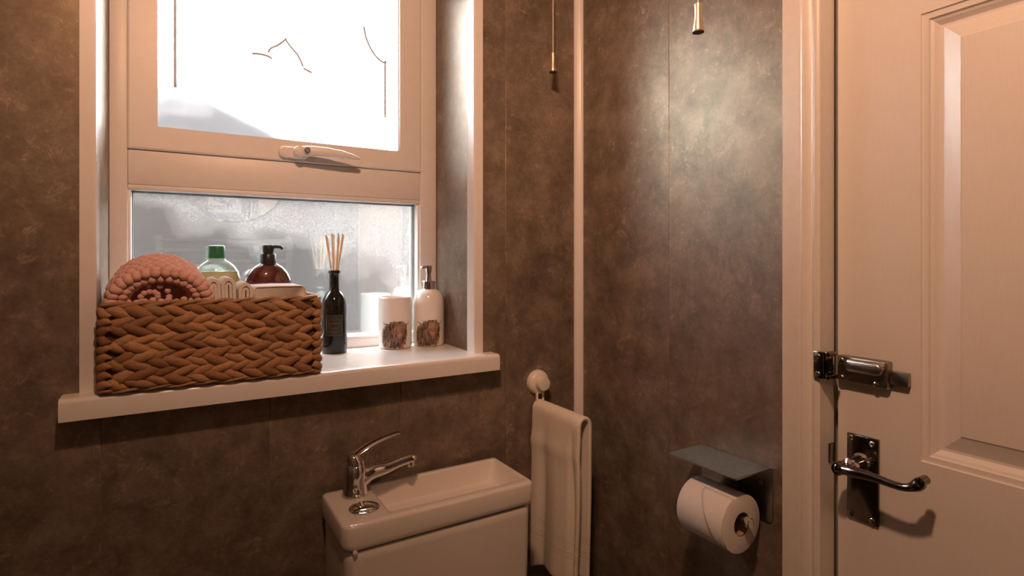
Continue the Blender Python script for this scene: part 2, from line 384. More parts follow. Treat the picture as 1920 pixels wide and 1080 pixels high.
# decorative lead lines on the upper glass (points in x, z)
GY = FY+.029
def lead(pts, r=.0026, n=6):
    obj('lead_strip', tube(nb(), spline([(x, GY, z) for x, z in pts], n), r, 6, .5, (0, 1, 0)), M_lead, win)
lead([(-.8615, 1.9), (-.8615, 1.80), (-.8615, 1.66)], .0032)
lead([(-.684, 1.7655), (-.679, 1.776), (-.664, 1.786), (-.648, 1.802), (-.648, 1.802), (-.638, 1.789), (-.622, 1.772), (-.612, 1.752), (-.611, 1.747)], .0027)
lead([(-.717, 1.7575), (-.70, 1.759), (-.683, 1.757), (-.676, 1.7525)], .0030)
lead([(-.610, 1.744), (-.60, 1.740), (-.590, 1.736)], .0030)
lead([(-.4165, 1.655), (-.4165, 1.71), (-.4165, 1.79), (-.4165, 1.79), (-.43, 1.795), (-.447, 1.811), (-.463, 1.84), (-.47, 1.87)], .0027)
# espagnolette handle: base, boss, button, tapering lever
hz = 1.5405; hy = SY0
hb = loft(nb(), [[V((x, y, z)) for x, z in rrect(-.668, hz-.0125, -.606, hz+.0125, .012)] for y in (hy, hy-.008)] + [[V((x, hy-.0105, z)) for x, z in rrect(-.666, hz-.0105, -.608, hz+.0105, .0105)]])
handle = obj('window_handle', hb, M_upvc, win)
obj('screw_cap', lathe(nb(), [(.0068, 0), (.0068, -.0015), (.0052, -.0016), (.005, -.0008)], (-.656, hy-.0105, hz), 20, axis='Y'), M_upvc, handle)
obj('handle_boss', lathe(nb(), [(.0125, 0), (.0125, -.014), (.0115, -.021), (.008, -.0235)], (-.628, hy-.0085, hz+.001), 24, axis='Y'), M_upvc, handle)
lv = tube(nb(), spline([(-.634, hy-.019, hz+.001), (-.618, hy-.026, hz+.002), (-.595, hy-.033, hz+.003), (-.56, hy-.037, hz+.002), (-.53, hy-.037, hz-.001), (-.499, hy-.034, hz-.006)], 5),
          [.011]*5+[.0115]*5+[.0105]*5+[.009]*5+[.0075, .007, .0065, .006, .005, .003], 12, .6, (0, 1, 0))
obj('lever', lv, M_upvc, handle)
obj('lock_button', lathe(nb(), [(.0062, 0), (.0062, -.012), (.0045, -.013), (.0042, -.011)], (-.6145, hy-.026, hz+.003), 18, axis='Y'), M_nickel, handle)
# sill board with rounded nose
sp = [(.24, .0), (-.034, 0), (-.0375, -.0008), (-.0405, -.0035), (-.0415, -.007), (-.0415, -.034), (-.033, -.034), (-.033, -.030), (.24, -.030)]
sl = nb(); loft(sl, [[V((x, y, OZ0+z)) for y, z in sp if True] for x in (-1.0105, -.2515)])
# the horns of the board lie in front of the wall; the rest runs back through the reveal
bmesh.ops.bisect_plane(sl, geom=sl.verts[:]+sl.edges[:]+sl.faces[:], plane_co=(OX0, 0, 0), plane_no=(1, 0, 0))
bmesh.ops.bisect_plane(sl, geom=sl.verts[:]+sl.edges[:]+sl.faces[:], plane_co=(OX1, 0, 0), plane_no=(1, 0, 0))
bmesh.ops.bisect_plane(sl, geom=sl.verts[:]+sl.edges[:]+sl.faces[:], plane_co=(0, 0, 0), plane_no=(0, 1, 0))
dead = [f for f in sl.faces if f.calc_center_median().y > .001 and not (OX0-1e-4 < f.calc_center_median().x < OX1+1e-4)]
bmesh.ops.delete(sl, geom=dead, context='FACES'); bmesh.ops.holes_fill(sl, edges=[e for e in sl.edges if e.is_boundary], sides=0)
obj('window_sill', sl, M_sill, win, angle=40)

# ------------------------------------------------------------------ door, architrave
prof = [(0, -.5530), (-.016, -.5530), (-.018, -.5545), (-.018, -.5830), (-.0165, -.5843), (-.0165, -.5858), (-.021, -.5872), (-.0215, -.5895), (-.0195, -.592),
        (-.0155, -.5955), (-.0135, -.5995), (-.0140, -.6025), (-.0175, -.6045), (-.021, -.6075), (-.0215, -.6110), (-.0205, -.6145), (-.0185, -.6166), (.0195, -.6166), (.0195, -.6045), (.06, -.6045), (.06, -.600), (0, -.600)]
obj('trim_4', extrude_profile_z(nb(), prof, 0, DZ+.055), M_paint, kind='structure', angle=30)
pr = [(x, 2*(DY0+DY1)/2 - y) for x, y in prof]
obj('trim_5', extrude_profile_z(nb(), pr, 0, DZ+.055), M_paint, kind='structure', angle=30)
hd = nb(); loft(hd, [[V((x, y0, DZ+(-.6166-y)*-1+0)) for x, y in prof] for y0 in (DY0-.0005, DY1+.0005)])
obj('trim_6', hd, M_paint, kind='structure', angle=30)
ds = nb(); box(ds, (.06, -.640, 0), (.13, -.600, DZ+.03)); box(ds, (.06, -1.36, 0), (.13, -1.322, DZ+.03)); box(ds, (.06, -1.36, DZ-.03), (.13, -.60, DZ+.03)); box(ds, (.057, -1.36, -.03), (.13, -.60, .004))
obj('trim_7', ds, M_paint, kind='structure', smooth=False)  # unseen door stops, added to keep sky light out of the gap
obj('wall_light_block', B1((.14, -1.6, -.05), (.18, -.4, ZC+.05)), M_backwall, kind='structure', smooth=False)  # unseen board added behind the door to stop sky light leaking in
keep_parent = bpy.data.objects['trim_4']
kp = nb(); kz0, kz1 = 1.1262, 1.1668
box(kp, (-.0265, -.6265, kz0), (-.0205, -.6105, kz1), .0012)
box(kp, (-.0265, -.6265, kz0), (-.0005, -.6245, kz1), .0008)
box(kp, (-.0245, -.6345, kz1-.006), (-.001, -.6265, kz1), .0012); box(kp, (-.0245, -.6345, kz0), (-.001, -.6265, kz0+.006), .0012)
keep = obj('bolt_keep', kp, M_dark, keep_parent, label='dark metal bolt keep with two screws')
def screw(parent, x, y, z, r=.0036):
    s = obj('screw', lathe(nb(), [(r, 0), (r, -.0008), (r*.75, -.0017), (.0006, -.0019)], (x, y, z), 14, axis='X'), M_steel, parent); return s
screw(keep, -.0265, -.6180, kz1-.007); screw(keep, -.0265, -.6180, kz0+.007)
obj('strike_plate', B1((.004, -.6182, .992), (.0195, -.6160, 1.0215), .0006), M_dark, keep_parent, label='small latch strike plate')

DX = .022; DA, DB = -.6216, -1.341
door = thing('door_1', 'white panelled woodgrain door with lever handle and sliding bolt', 'door', (DX, DA, .005), kind='structure')
pany = [(-.7336, -.935), (-1.026, -1.228)]
panz = [(.16, .84), (1.0276, 1.6458), (1.745, 1.90)]
db = nb()
ys = [DA, pany[0][0], pany[0][1], pany[1][0], pany[1][1], DB]; zs = [.005, .16, .84, 1.0276, 1.6458, 1.745, 1.90, 1.985]
gv = {}
def gvt(x, y, z):
    k = (round(x, 5), round(y, 5), round(z, 5))
    if k not in gv: gv[k] = db.verts.new(k)
    return gv[k]
for i in range(5):
    for j in range(7):
        if i in (1, 3) and j in (1, 3, 5):
            insets = [(0, 0), (.0012, .0022), (.0045, .0028), (.0085, .0030), (.0098, .0058), (.0135, .0075), (.0178, .0112), (.0195, .0122), (.0228, .0122), (.044, .0052), (.0458, .0036), (.0475, .0034)]
            loops = []
            for ins, dep in insets:
                a, b, c, d = ys[i]-ins, ys[i+1]+ins, zs[j]+ins, zs[j+1]-ins
                loops.append([gvt(DX+dep, a, c), gvt(DX+dep, b, c), gvt(DX+dep, b, d), gvt(DX+dep, a, d)])
            for l0, l1 in zip(loops[:-1], loops[1:]):
                for k in range(4): db.faces.new((l0[k], l0[(k+1) % 4], l1[(k+1) % 4], l1[k]))
            db.faces.new(loops[-1])
        else:
            db.faces.new((gvt(DX, ys[i], zs[j]), gvt(DX, ys[i+1], zs[j]), gvt(DX, ys[i+1], zs[j+1]), gvt(DX, ys[i], zs[j+1])))
ed = [e for e in db.edges if e.is_boundary]
r = bmesh.ops.extrude_edge_only(db, edges=ed)
for v in r['geom']:
    if isinstance(v, bmesh.types.BMVert): v.co.x = DX+.035
bmesh.ops.holes_fill(db, edges=[e for e in db.edges if e.is_boundary], sides=0)
obj('door_leaf', db, M_door, door, angle=14)
# sliding bolt
bz0, bz1, by0, by1 = 1.1200, 1.1598, -.6262, -.6985
bt = nb(); loft(bt, [[V((x, y, z)) for y, z in rrect(by1+i, bz0+i, by0-i, bz1-i, .003, 3)] for x, i in ((DX, 0), (DX-.010, 0), (DX-.0125, .0012), (DX-.0135, .0035))])
bolt = obj('bolt_case', bt, M_nickel, door, label='tarnished metal bolt case')
obj('bolt_bar', B1((DX-.010, -.7225, 1.1285), (DX-.001, -.698, 1.1475), .001), M_nickel, bolt)
kn = [[V((x, y, z)) for y, z in rrect(-.697+i, 1.1395+i, -.6425-i, 1.1588-i, .0095-i, 6)] for x, i in ((DX-.0135, .002), (DX-.018, .001), (DX-.024, 0), (DX-.027, .0016), (DX-.0285, .0045))]
obj('thumb_slide', loft(nb(), kn), M_nickel, bolt)
for y, z in ((-.6335, 1.153), (-.6335, 1.1265), (-.683, 1.1255)): screw(bolt, DX-.0135, y, z, .0042)
# lever handle on a backplate
pz0, pz1, py0, py1 = .9150, 1.0425, -.6372, -.6815
bp = nb(); loft(bp, [[V((x, y, z)) for y, z in rrect(py1+i, pz0+i, py0-i, pz1-i, .0012, 2)] for x, i in ((DX, 0), (DX-.004, 0), (DX-.0052, .0018))])
plate = obj('handle_backplate', bp, M_dark, door, label='dark mirror-finish rectangular backplate')
for y, z in ((-.6425, 1.0365), (-.6735, 1.0345), (-.6425, .9215), (-.6735, .9215)): screw(plate, DX-.0052, y, z, .0043)
obj('privacy_button', lathe(nb(), [(.0048, 0), (.0048, -.0016), (.003, -.0024)], (DX-.0052, -.6745, 1.011), 18, axis='X'), M_dark, plate)
hy0, hz0 = -.6595, 1.0015
obj('handle_boss', lathe(nb(), [(.0135, 0), (.0135, -.003), (.0105, -.006), (.0095, -.022), (.0115, -.030), (.011, -.037), (.006, -.041)], (DX-.0052, hy0, hz0+.003), 24, axis='X'), M_chrome, plate)
xh = DX-.052
lever = nb()
lp = spline([(xh+.004, -.6505, 1.0012), (xh+.001, -.6580, 1.0012), (xh, -.668, 1.0022), (xh, -.685, 1.0035), (xh, -.705, 1.0035), (xh, -.722, 1.0025), (xh, -.737, 1.0035), (xh+.001, -.748, 1.0085), (xh+.003, -.7555, 1.0165)], 5)
nl = len(lp); rr = []
for i in range(nl):
    t = i/(nl-1)
    rr.append(.0055+.0055*math.exp(-((t-.02)/.085)**2)+.0028*math.exp(-((t-.28)/.18)**2)+.0030*math.exp(-((t-.93)/.09)**2))
tube(lever, lp, rr, 12, .95, (0, 0, 1))
obj('lever', lever, M_dark, plate)
obj('lever_scroll', tube(nb(), [(xh-.004, -.6515, 1.0008), (xh-.0055, -.6515, 1.0008), (xh+.012, -.6515, 1.0008), (xh+.0135, -.6515, 1.0008)], [.004, .0088, .0088, .004], 20), M_dark, plate)
obj('lever_tip', tube(nb(), [(xh-.008, -.7565, 1.0185), (xh-.0065, -.7565, 1.0185), (xh+.010, -.7565, 1.0185), (xh+.0115, -.7565, 1.0185)], [.003, .0062, .0062, .003], 16), M_dark, plate)

# ------------------------------------------------------------------ wicker basket
bx0, bx1, by0, by1, bz0, bz1 = -.9575, -.6355, -.0405, .185, OZ0+.001, 1.2345
bk = thing('wicker_basket', 'brown woven rectangular wicker basket on the window sill holding rolled pink throw', 'basket', ((bx0+bx1)/2, (by0+by1)/2, bz0))
core = nb()
o, i_ = rrect(bx0, by0, bx1, by1, .008, 3), rrect(bx0+.006, by0+.006, bx1-.006, by1-.006, .006, 3)
loft(core, [[V((x, y, bz0)) for x, y in o], [V((x, y, bz1)) for x, y in o], [V((x, y, bz1)) for x, y in i_], [V((x, y, bz0+.006)) for x, y in i_]])
obj('basket_lining', core, M_core_b, bk)
def strand_mesh(var, ch):
    rnd = random.Random(var); bm = nb(); loops = []; n, seg = 7, 7
    for i in range(n):
        t = i/(n-1); x = (t-.5)*.054
        r = max(.0012, .0094*math.sin(PI*(.03+.94*t**.82))**.9*(1+.10*math.sin(7*t+var)))
        zc = ch*.0022*math.sin(2*PI*t+.4*rnd.random())
        yc = -.0035*math.sin(PI*t)
        loops.append([V((x, yc-.0046*math.cos(2*PI*k/seg)*(r/.0092)**.6, zc+r*math.sin(2*PI*k/seg))) for k in range(seg)])
    loft(bm, loops); return mesh_of('strand', bm, M_strand, angle=70)
SM = {ch: [strand_mesh(k+10*(ch > 0), ch) for k in range(4)] for ch in (-1, 1)}
sc_ = 0
def strand(p, ang, tilt, sx=1, sz=1):
    s = bpy.data.objects.new('strand', random.choice(SM[-1 if tilt > 0 else 1])); C.objects.link(s); s.parent = bk
    s.location = V(p)-ORG[bk.name]; s.rotation_euler = (random.uniform(-.15, .15), -tilt, ang); s.scale = (sx, 1, sz); return s
rows = 9; ph = (bz1-bz0-.012)/rows
for r in range(rows):
    z = bz0+.007+ph*(r+.5); sg = 1 if r % 2 else -1
    n = 11
    for k in range(n):
        x = bx0+.010+(bx1-bx0-.020)*(k+.5+.28*(r % 2)-.14+random.uniform(-.12, .12))/n
        x = min(max(x, bx0+.017), bx1-.017)
        edge = .72 if (k in (0, n-1)) else 1
        strand((x, by0-.0005-(.0012 if k % 2 else 0), z+random.uniform(-.0015, .0015)), 0, sg*random.uniform(.12, .27), edge*random.uniform(.9, 1.2), random.uniform(.82, 1.08))
    for side in (-1, 1):
        for k in range(7):
            y = by0+.012+(by1-by0-.024)*(k+.5)/7
            strand((bx1-.001 if side > 0 else bx0+.001, y, z), side*PI/2, sg*random.uniform(.12, .3), .95, random.uniform(.85, 1.05))
bw = nb()                                    # the hidden rear face: one woven piece
for r in range(rows):
    for k in range(11):
        c = V((bx0+.015+(bx1-bx0-.03)*k/10, by1, bz0+.007+ph*(r+.5)))
        t = .25*(1 if r % 2 else -1)
        tube(bw, [c+V((-.022, 0, -.022*t)), c+V((-.01, .005, -.01*t)), c+V((.01, .005, .01*t)), c+V((.022, 0, .022*t))], [.002, .0085, .0085, .002], 6, .5, (0, 1, 0))
obj('rear_weave', bw, M_strand, bk, kind='stuff')
def rope(name, z, r, out=0):
    n = 150; P = []
    base = rrect(bx0-out, by0-out, bx1+out, by1+out, .008, 4); m_ = len(base)
    Ls = [0]
    for q in range(m_): Ls.append(Ls[-1]+(V(base[(q+1) % m_])-V(base[q])).length)
    def at(s):
        s %= Ls[-1]
        for q in range(m_):
            if Ls[q+1] >= s:
                f = (s-Ls[q])/max(1e-9, Ls[q+1]-Ls[q]); return V(base[q]).lerp(V(base[(q+1) % m_]), f)
    for ply in range(2):
        bm = nb(); pts = []
        for q in range(n+1):
            s = Ls[-1]*q/n; p = at(s); t = (at(s+.002)-at(s-.002)).normalized(); nn = V((t.y, -t.x)); a = q*.62+ply*PI
            pts.append((p.x+nn.x*r*.62*math.cos(a), p.y+nn.y*r*.62*math.cos(a), z+r*.55*math.sin(a)))
        obj(name, tube(bm, pts, r*.72, 6), M_strand, bk, angle=80)
rope('rim_rope', bz1+.0005, .0048); rope('base_rope', bz0+.0045, .0034, .003)
for x, y in ((bx0+.002, by0+.002), (bx1-.002, by0+.002)):
    for r in range(rows):
        z = bz0+.007+ph*(r+.5)
        strand((x, y, z), (-PI/4 if x < -.8 else PI/4), random.uniform(-.25, .25), .55, .95)

# ------------------------------------------------------------------ things in the basket
# rolled chunky knitted throw
kt = thing('knitted_throw', 'pink chunky bobble knit throw rolled up at the basket end by the window frame', 'blanket', (-.88, .05, 1.20))
kc = V((-.8815, 0, 1.231)); RX, RZ0, RZ1 = .0700, .055, .086
ky0, ky1 = -.024, .115
def kpt(a, t, f=1.0):
    y = lerp(ky0, ky1, t); rz = lerp(RZ0, RZ1, t**.8)*(1-.22*max(0, t-.75)/.25); rx = RX*(1-.12*max(0, t-.8)/.2)
    ca, sa = math.cos(a), math.sin(a)
    return V((kc.x-.006*t+f*rx*math.copysign(abs(ca)**.95, ca), y, kc.z+f*rz*math.copysign(abs(sa)**.9, sa)))
kb = nb(); loft(kb, [[kpt(2*PI*k/40, t, f) for k in range(40)] for t, f in ((.55, .10), (.5, .55), (.06, .62), (.01, .68), (0, .88), (.03, .93), (.3, .93), (.7, .93), (.97, .9), (1.0, .75))])
obj('blanket_roll', kb, M_knit, kt, angle=80)
st = nb()
def bob(c, r, s=(1, 1, 1), ax=None):
    rr_ = bmesh.ops.create_icosphere(st, subdivisions=2, radius=r)
    for v in rr_['verts']:
        q = v.co; v.co = V(c)+V((q.x*s[0], q.y*s[1], q.z*s[2]))
na, ny = 20, 9
for j in range(ny):
    for k in range(na):
        a = -.25+(PI+.5)*(k+.5*(j % 2))/(na-1); t = (j+.1)/ny
        bob(kpt(a, t)+V((random.uniform(-1, 1), random.uniform(-1, 1), random.uniform(-1, 1)))*.0009, random.uniform(.0080, .0094), (1.0, 1.12, .95))
for f, n, r, dy in ((.95, 20, .0080, -.003), (.775, 19, .0066, .001)):
    for k in range(n):
        a = -.3+(PI+.6)*k/(n-1); p = kpt(a, 0, f); bob(p+V((0, dy+random.uniform(-.001, .001), 0)), r*random.uniform(.9, 1.1), (1.2, 1, .9) if abs(math.cos(a)) > .8 else (1, 1, 1))
for k in range(15):                          # inner coil and its floor
    a = k*.62; rr_ = .006+.0013*k; bob((kc.x-.012+rr_*1.25*math.cos(a), ky0+.010, kc.z+.014+rr_*math.sin(a)*.85), .0050)
for k in range(11): bob((kc.x-.055+.011*k, ky0+.006, kc.z+.006+random.uniform(-.002, .002)), .0056)
obj('knit_stitches', st, M_knit, kt, kind='stuff', angle=80)
# folded flannels standing in a fan
def flannel(x, top, lean, w, label, y0):
    o = thing('folded_flannel', label, 'flannel', (x, y0+.05, 1.19), group='white flannels folded upright in the basket')
    for q, (ww_, tt, th) in enumerate(((w, 0, .0052), (w*.50, -.0068, .0050))):
        out, inn = [], []
        zb, zt = 1.185, top+tt
        for k in range(17):
            a = PI*k/16
            ex = lambda rad: rad*math.cos(a)
            out.append((x+lean*(1)+ww_*math.cos(a), zt-ww_*1.25+ww_*1.25*math.sin(a)))
            inn.append((x+lean+(ww_-th)*math.cos(a), zt-ww_*1.25+(ww_*1.25-th)*math.sin(a)))
        prof_ = [(x+ww_*.9, zb)]+out+[(x-ww_*.9, zb), (x-(ww_-th)*.9, zb)]+inn[::-1]+[(x+(ww_-th)*.9, zb)]
        loops = []
        for yy, s in ((y0+.002*q, .97), (y0+.0015+.002*q, 1), (y0+.06, 1.02), (y0+.095, 1.02), (y0+.10, .98)):
            loops.append([V((x+lean*.5+(px-x-lean*.5)*s, yy, zb+(pz-zb)*(s*.3+.7))) for px, pz in prof_])
        obj('outer_fold' if q == 0 else 'inner_fold', loft(nb(), loops), M_flannel, o, angle=60)
flannel(-.7985, 1.2735, -.0065, .0105, 'white flannel folded upright, touching the pink throw', -.024)
flannel(-.7790, 1.2745, -.0035, .0115, 'white flannel folded upright, middle one of the three', -.026)
flannel(-.7560, 1.2650, .0005, .0118, 'white flannel folded upright, lowest one touching the smooth white towel', -.029)
tw = nb(); loft(tw, [[V((x+sl_*(z-1.2), y, z)) for x, z, sl_ in ((-.742, 1.16, 0), (-.742+i, 1.2545-i, 0), (-.740+i, 1.2575-i*.6, 0), (-.70, 1.2583-i*.6, 0), (-.6615-i, 1.2578-i*.6, 0), (-.6580-i, 1.255-i, 0), (-.6555-i, 1.245, 0), (-.6495, 1.16, 0))] for y, i in ((-.030, .003), (-.0325, .0012), (-.031, 0), (.02, -.0005), (.075, 0), (.088, .002), (.09, .005))])
t_ = thing('folded_towel', 'smooth white folded towel lying flat along the front of the basket', 'towel', (-.70, .03, 1.16))
obj('towel_body', tw, M_towelbox, t_, angle=50)
obj('towel_fold', B1((-.7375, -.0338, 1.2085), (-.6530, .085, 1.2105), .0008), M_towelbox, t_)
# clear bottle with green cap
c = V((-.7905, .148, bz0+.008))
gb = thing('green_cap_bottle', 'clear rounded bottle of pale yellow soap with green screw cap', 'bottle', c)
prf = [(.030, 0), (.038, .004), (.041, .02), (.0445, .13), (.0455, .150), (.0440, .163), (.0400, .177), (.0330, .189), (.0250, .1965), (.0185, .2005), (.0155, .2025), (.0150, .208)]
k_ = (1.333-c.z-.026-.208+.003)
prf = [(r, h+k_*h/.208) for r, h in prf]
obj('bottle_body', lathe(nb(), prf, c, 40, 1, .6), M_clear, gb, angle=60)
obj('soap_liquid', lathe(nb(), [(r*.955, max(h, .002)) for r, h in prf if h < .175]+[(.0415, .1785+k_*.85), (.001, .1785+k_*.85)], c, 40, 1, .58), M_yellow, gb, angle=60, label='pale yellow liquid soap')
zc_ = 1.3075-c.z
cp = nb(); lathe(cp, [(.0155, zc_), (.0158, zc_+.002), (.0155, zc_+.021), (.0145, zc_+.0245), (.011, zc_+.026), (.001, zc_+.0262)], c, 36)
cap = obj('screw_cap', cp, M_green, gb)
obj('cap_hinge', B1(c+V((-.004, -.0172, zc_+.006)), c+V((.004, -.0148, zc_+.0225)), .001), M_green, cap)
# amber pump bottle
c = V((-.6965, .146, bz0+.008))
ab = thing('amber_pump_bottle', 'dark amber bottle with purple label and black pump top', 'bottle', c)
Z = lambda z: z-c.z
prf = [(.032, 0), (.042, .004), (.0468, .02), (.0482, Z(1.235)), (.0475, Z(1.250)), (.0445, Z(1.264)), (.039, Z(1.2765)), (.031, Z(1.287)), (.0225, Z(1.2935)), (.0145, Z(1.297)), (.0135, Z(1.30))]
obj('bottle_body', lathe(nb(), prf, c, 44, 1, .62), M_amber, ab, angle=60)
lb = nb(); lo_ = [(.0487, Z(1.14)), (.0487, Z(1.262))]
loft(lb, [[c+V((.0478*(1 if z < 1.25 else .955)*math.cos(a), .0478*(1 if z < 1.25 else .955)*.63*math.sin(a), Z(z))) for a in [PI+.25+(PI-.5)*k/24 for k in range(25)]] for z in (1.14, 1.235, 1.248, 1.259)], closed=False, cap0=False, cap1=False)
obj('paper_label', lb, M_purple, ab, label='purple label')
pm_ = nb(); lathe(pm_, [(.0148, Z(1.2945)), (.0152, Z(1.297)), (.0150, Z(1.3145)), (.0135, Z(1.3165)), (.0085, Z(1.3175)), (.0075, Z(1.3245))], c, 36)
obj('pump_collar', pm_, M_blackp, ab)
ph_ = nb(); lathe(ph_, [(.0095, Z(1.3175)), (.0112, Z(1.322)), (.0116, Z(1.330)), (.0100, Z(1.3348)), (.001, Z(1.3355))], c, 28)
head = obj('pump_head', ph_, M_blackp, ab)
obj('nozzle', tube(nb(), spline([c+V((.004, 0, Z(1.3300))), c+V((.014, 0, Z(1.3318))), c+V((.023, -.001, Z(1.3312))), c+V((.0275, -.001, Z(1.3268)))], 4), [.0058]*4+[.0048]*4+[.0042]*4+[.0036], 12, .8), M_blackp, head)

# ------------------------------------------------------------------ sill ornaments
def facing(c):                               # print faces the room where the camera looks from
    d = V((-.86-c[0], -1.1-c[1])); return math.atan2(d.y, d.x)
def wrap(c, a0, rad, s, z): a = a0+s/rad; return V((c[0]+rad*math.cos(a), c[1]+rad*math.sin(a), c[2]+z))
def patch(bm, c, a0, rad, pts, mi=0):        # a flat outline wrapped round a cylinder
    f = bm.faces.new([bm.verts.new(wrap(c, a0, rad(z) if callable(rad) else rad, s, z)) for s, z in pts]); f.material_index = mi
def stroke(bm, c, a0, rad, pts, w0, w1, mi=0):
    n = len(pts); prev = None
    for i, (s, z) in enumerate(pts):
        j = min(i, n-2); d = V((pts[j+1][0]-pts[j][0], pts[j+1][1]-pts[j][1])).normalized(); nn = V((-d.y, d.x))*lerp(w0, w1, i/(n-1))/2
        R_ = rad(z) if callable(rad) else rad
        cur = (bm.verts.new(wrap(c, a0, R_, s+nn.x, z+nn.y)), bm.verts.new(wrap(c, a0, R_, s-nn.x, z-nn.y)))
        if prev: f = bm.faces.new((prev[0], prev[1], cur[1], cur[0])); f.material_index = mi
        prev = cur
c = (-.5563, .172, OZ0)
rd = thing('reed_diffuser', 'black glass reed diffuser bottle with natural reeds beside the wicker basket', 'diffuser', c)
prf = [(.0245, 0), (.0268, .0015), (.0275, .005), (.0275, .098), (.0268, .109), (.0245, .119), (.0205, .128), (.0158, .134), (.0122, .1375), (.0108, .142), (.0107, .176), (.0122, .1775), (.0127, .1785), (.0127, .1825), (.0118, .184), (.0085, .184), (.0085, .15)]
obj('bottle_body', lathe(nb(), prf, c, 44), M_black, rd, angle=50)
a0 = facing(c); lbm = nb()
for i in range(12): patch(lbm, c, a0, .02765, [(-.019+.038*i/12, .040), (-.019+.038*(i+1)/12, .040), (-.019+.038*(i+1)/12, .086), (-.019+.038*i/12, .086)])
lab = obj('bottle_label', lbm, M_labelk, rd)
gd = nb(); Rg = .0278
for pts in ([(-.0180+.036*k/10, .0412) for k in range(11)], [(-.0180+.036*k/10, .0850) for k in range(11)], [(-.018, .0412), (-.018, .085)], [(.018, .0412), (.018, .085)],
            [(.0125*math.cos(2*PI*k/28), .068+.0125*math.sin(2*PI*k/28)) for k in range(29)]): stroke(gd, c, a0, Rg, pts, .0009, .0009)
rl = random.Random(3)
for i in range(13):
    s = -.0102+.0017*i; hh = rl.uniform(.002, .0042)
    stroke(gd, c, a0, Rg, [(s, .0665-.2*hh), (s+rl.uniform(-.0004, .0004), .0665+hh)], .0009, .0006)
for k in range(5): stroke(gd, c, a0, Rg, [(-.008+.0015*k, .0625-.0012*k), (.008-.0015*k, .0625-.0012*k)], .0005, .0005)
for k in range(4): stroke(gd, c, a0, Rg, [(-.0055+.0035*k, .0735), (-.005+.0035*k, .0775)], .0011, .0004)
for zz, hw in ((.0505, .0105), (.0465, .0075)):
    s = -hw
    while s < hw: q = rl.uniform(.0008, .0018); stroke(gd, c, a0, Rg, [(s, zz), (s+q, zz+rl.uniform(-.0003, .0003))], .0013, .0013); s += q+.0006
obj('gold_print', gd, M_gold, lab, smooth=False, label='gold crest and lettering')
rdn = random.Random(11)
for k, (tx, ty, tz) in enumerate(((-.0205, -.006, .262), (-.013, .010, .259), (-.008, -.012, .266), (.002, .012, .264), (.006, -.010, .2665), (.0125, .006, .262), (.0165, -.008, .2655), (.0215, .003, .2635))):
    b_ = V((-.3*tx+rdn.uniform(-.002, .002), -.3*ty, .03)); d_ = V((tx, ty, tz))
    sc2 = .0075/max(.0075, (b_.lerp(d_, (.184-.03)/(tz-.03)).xy).length)
    b_.x *= 1; mid = b_.lerp(d_, .66); mid.x *= sc2; mid.y *= sc2
    obj('reed', tube(nb(), [V(c)+b_, V(c)+mid, V(c)+d_], .00155, 7), M_reed, rd)

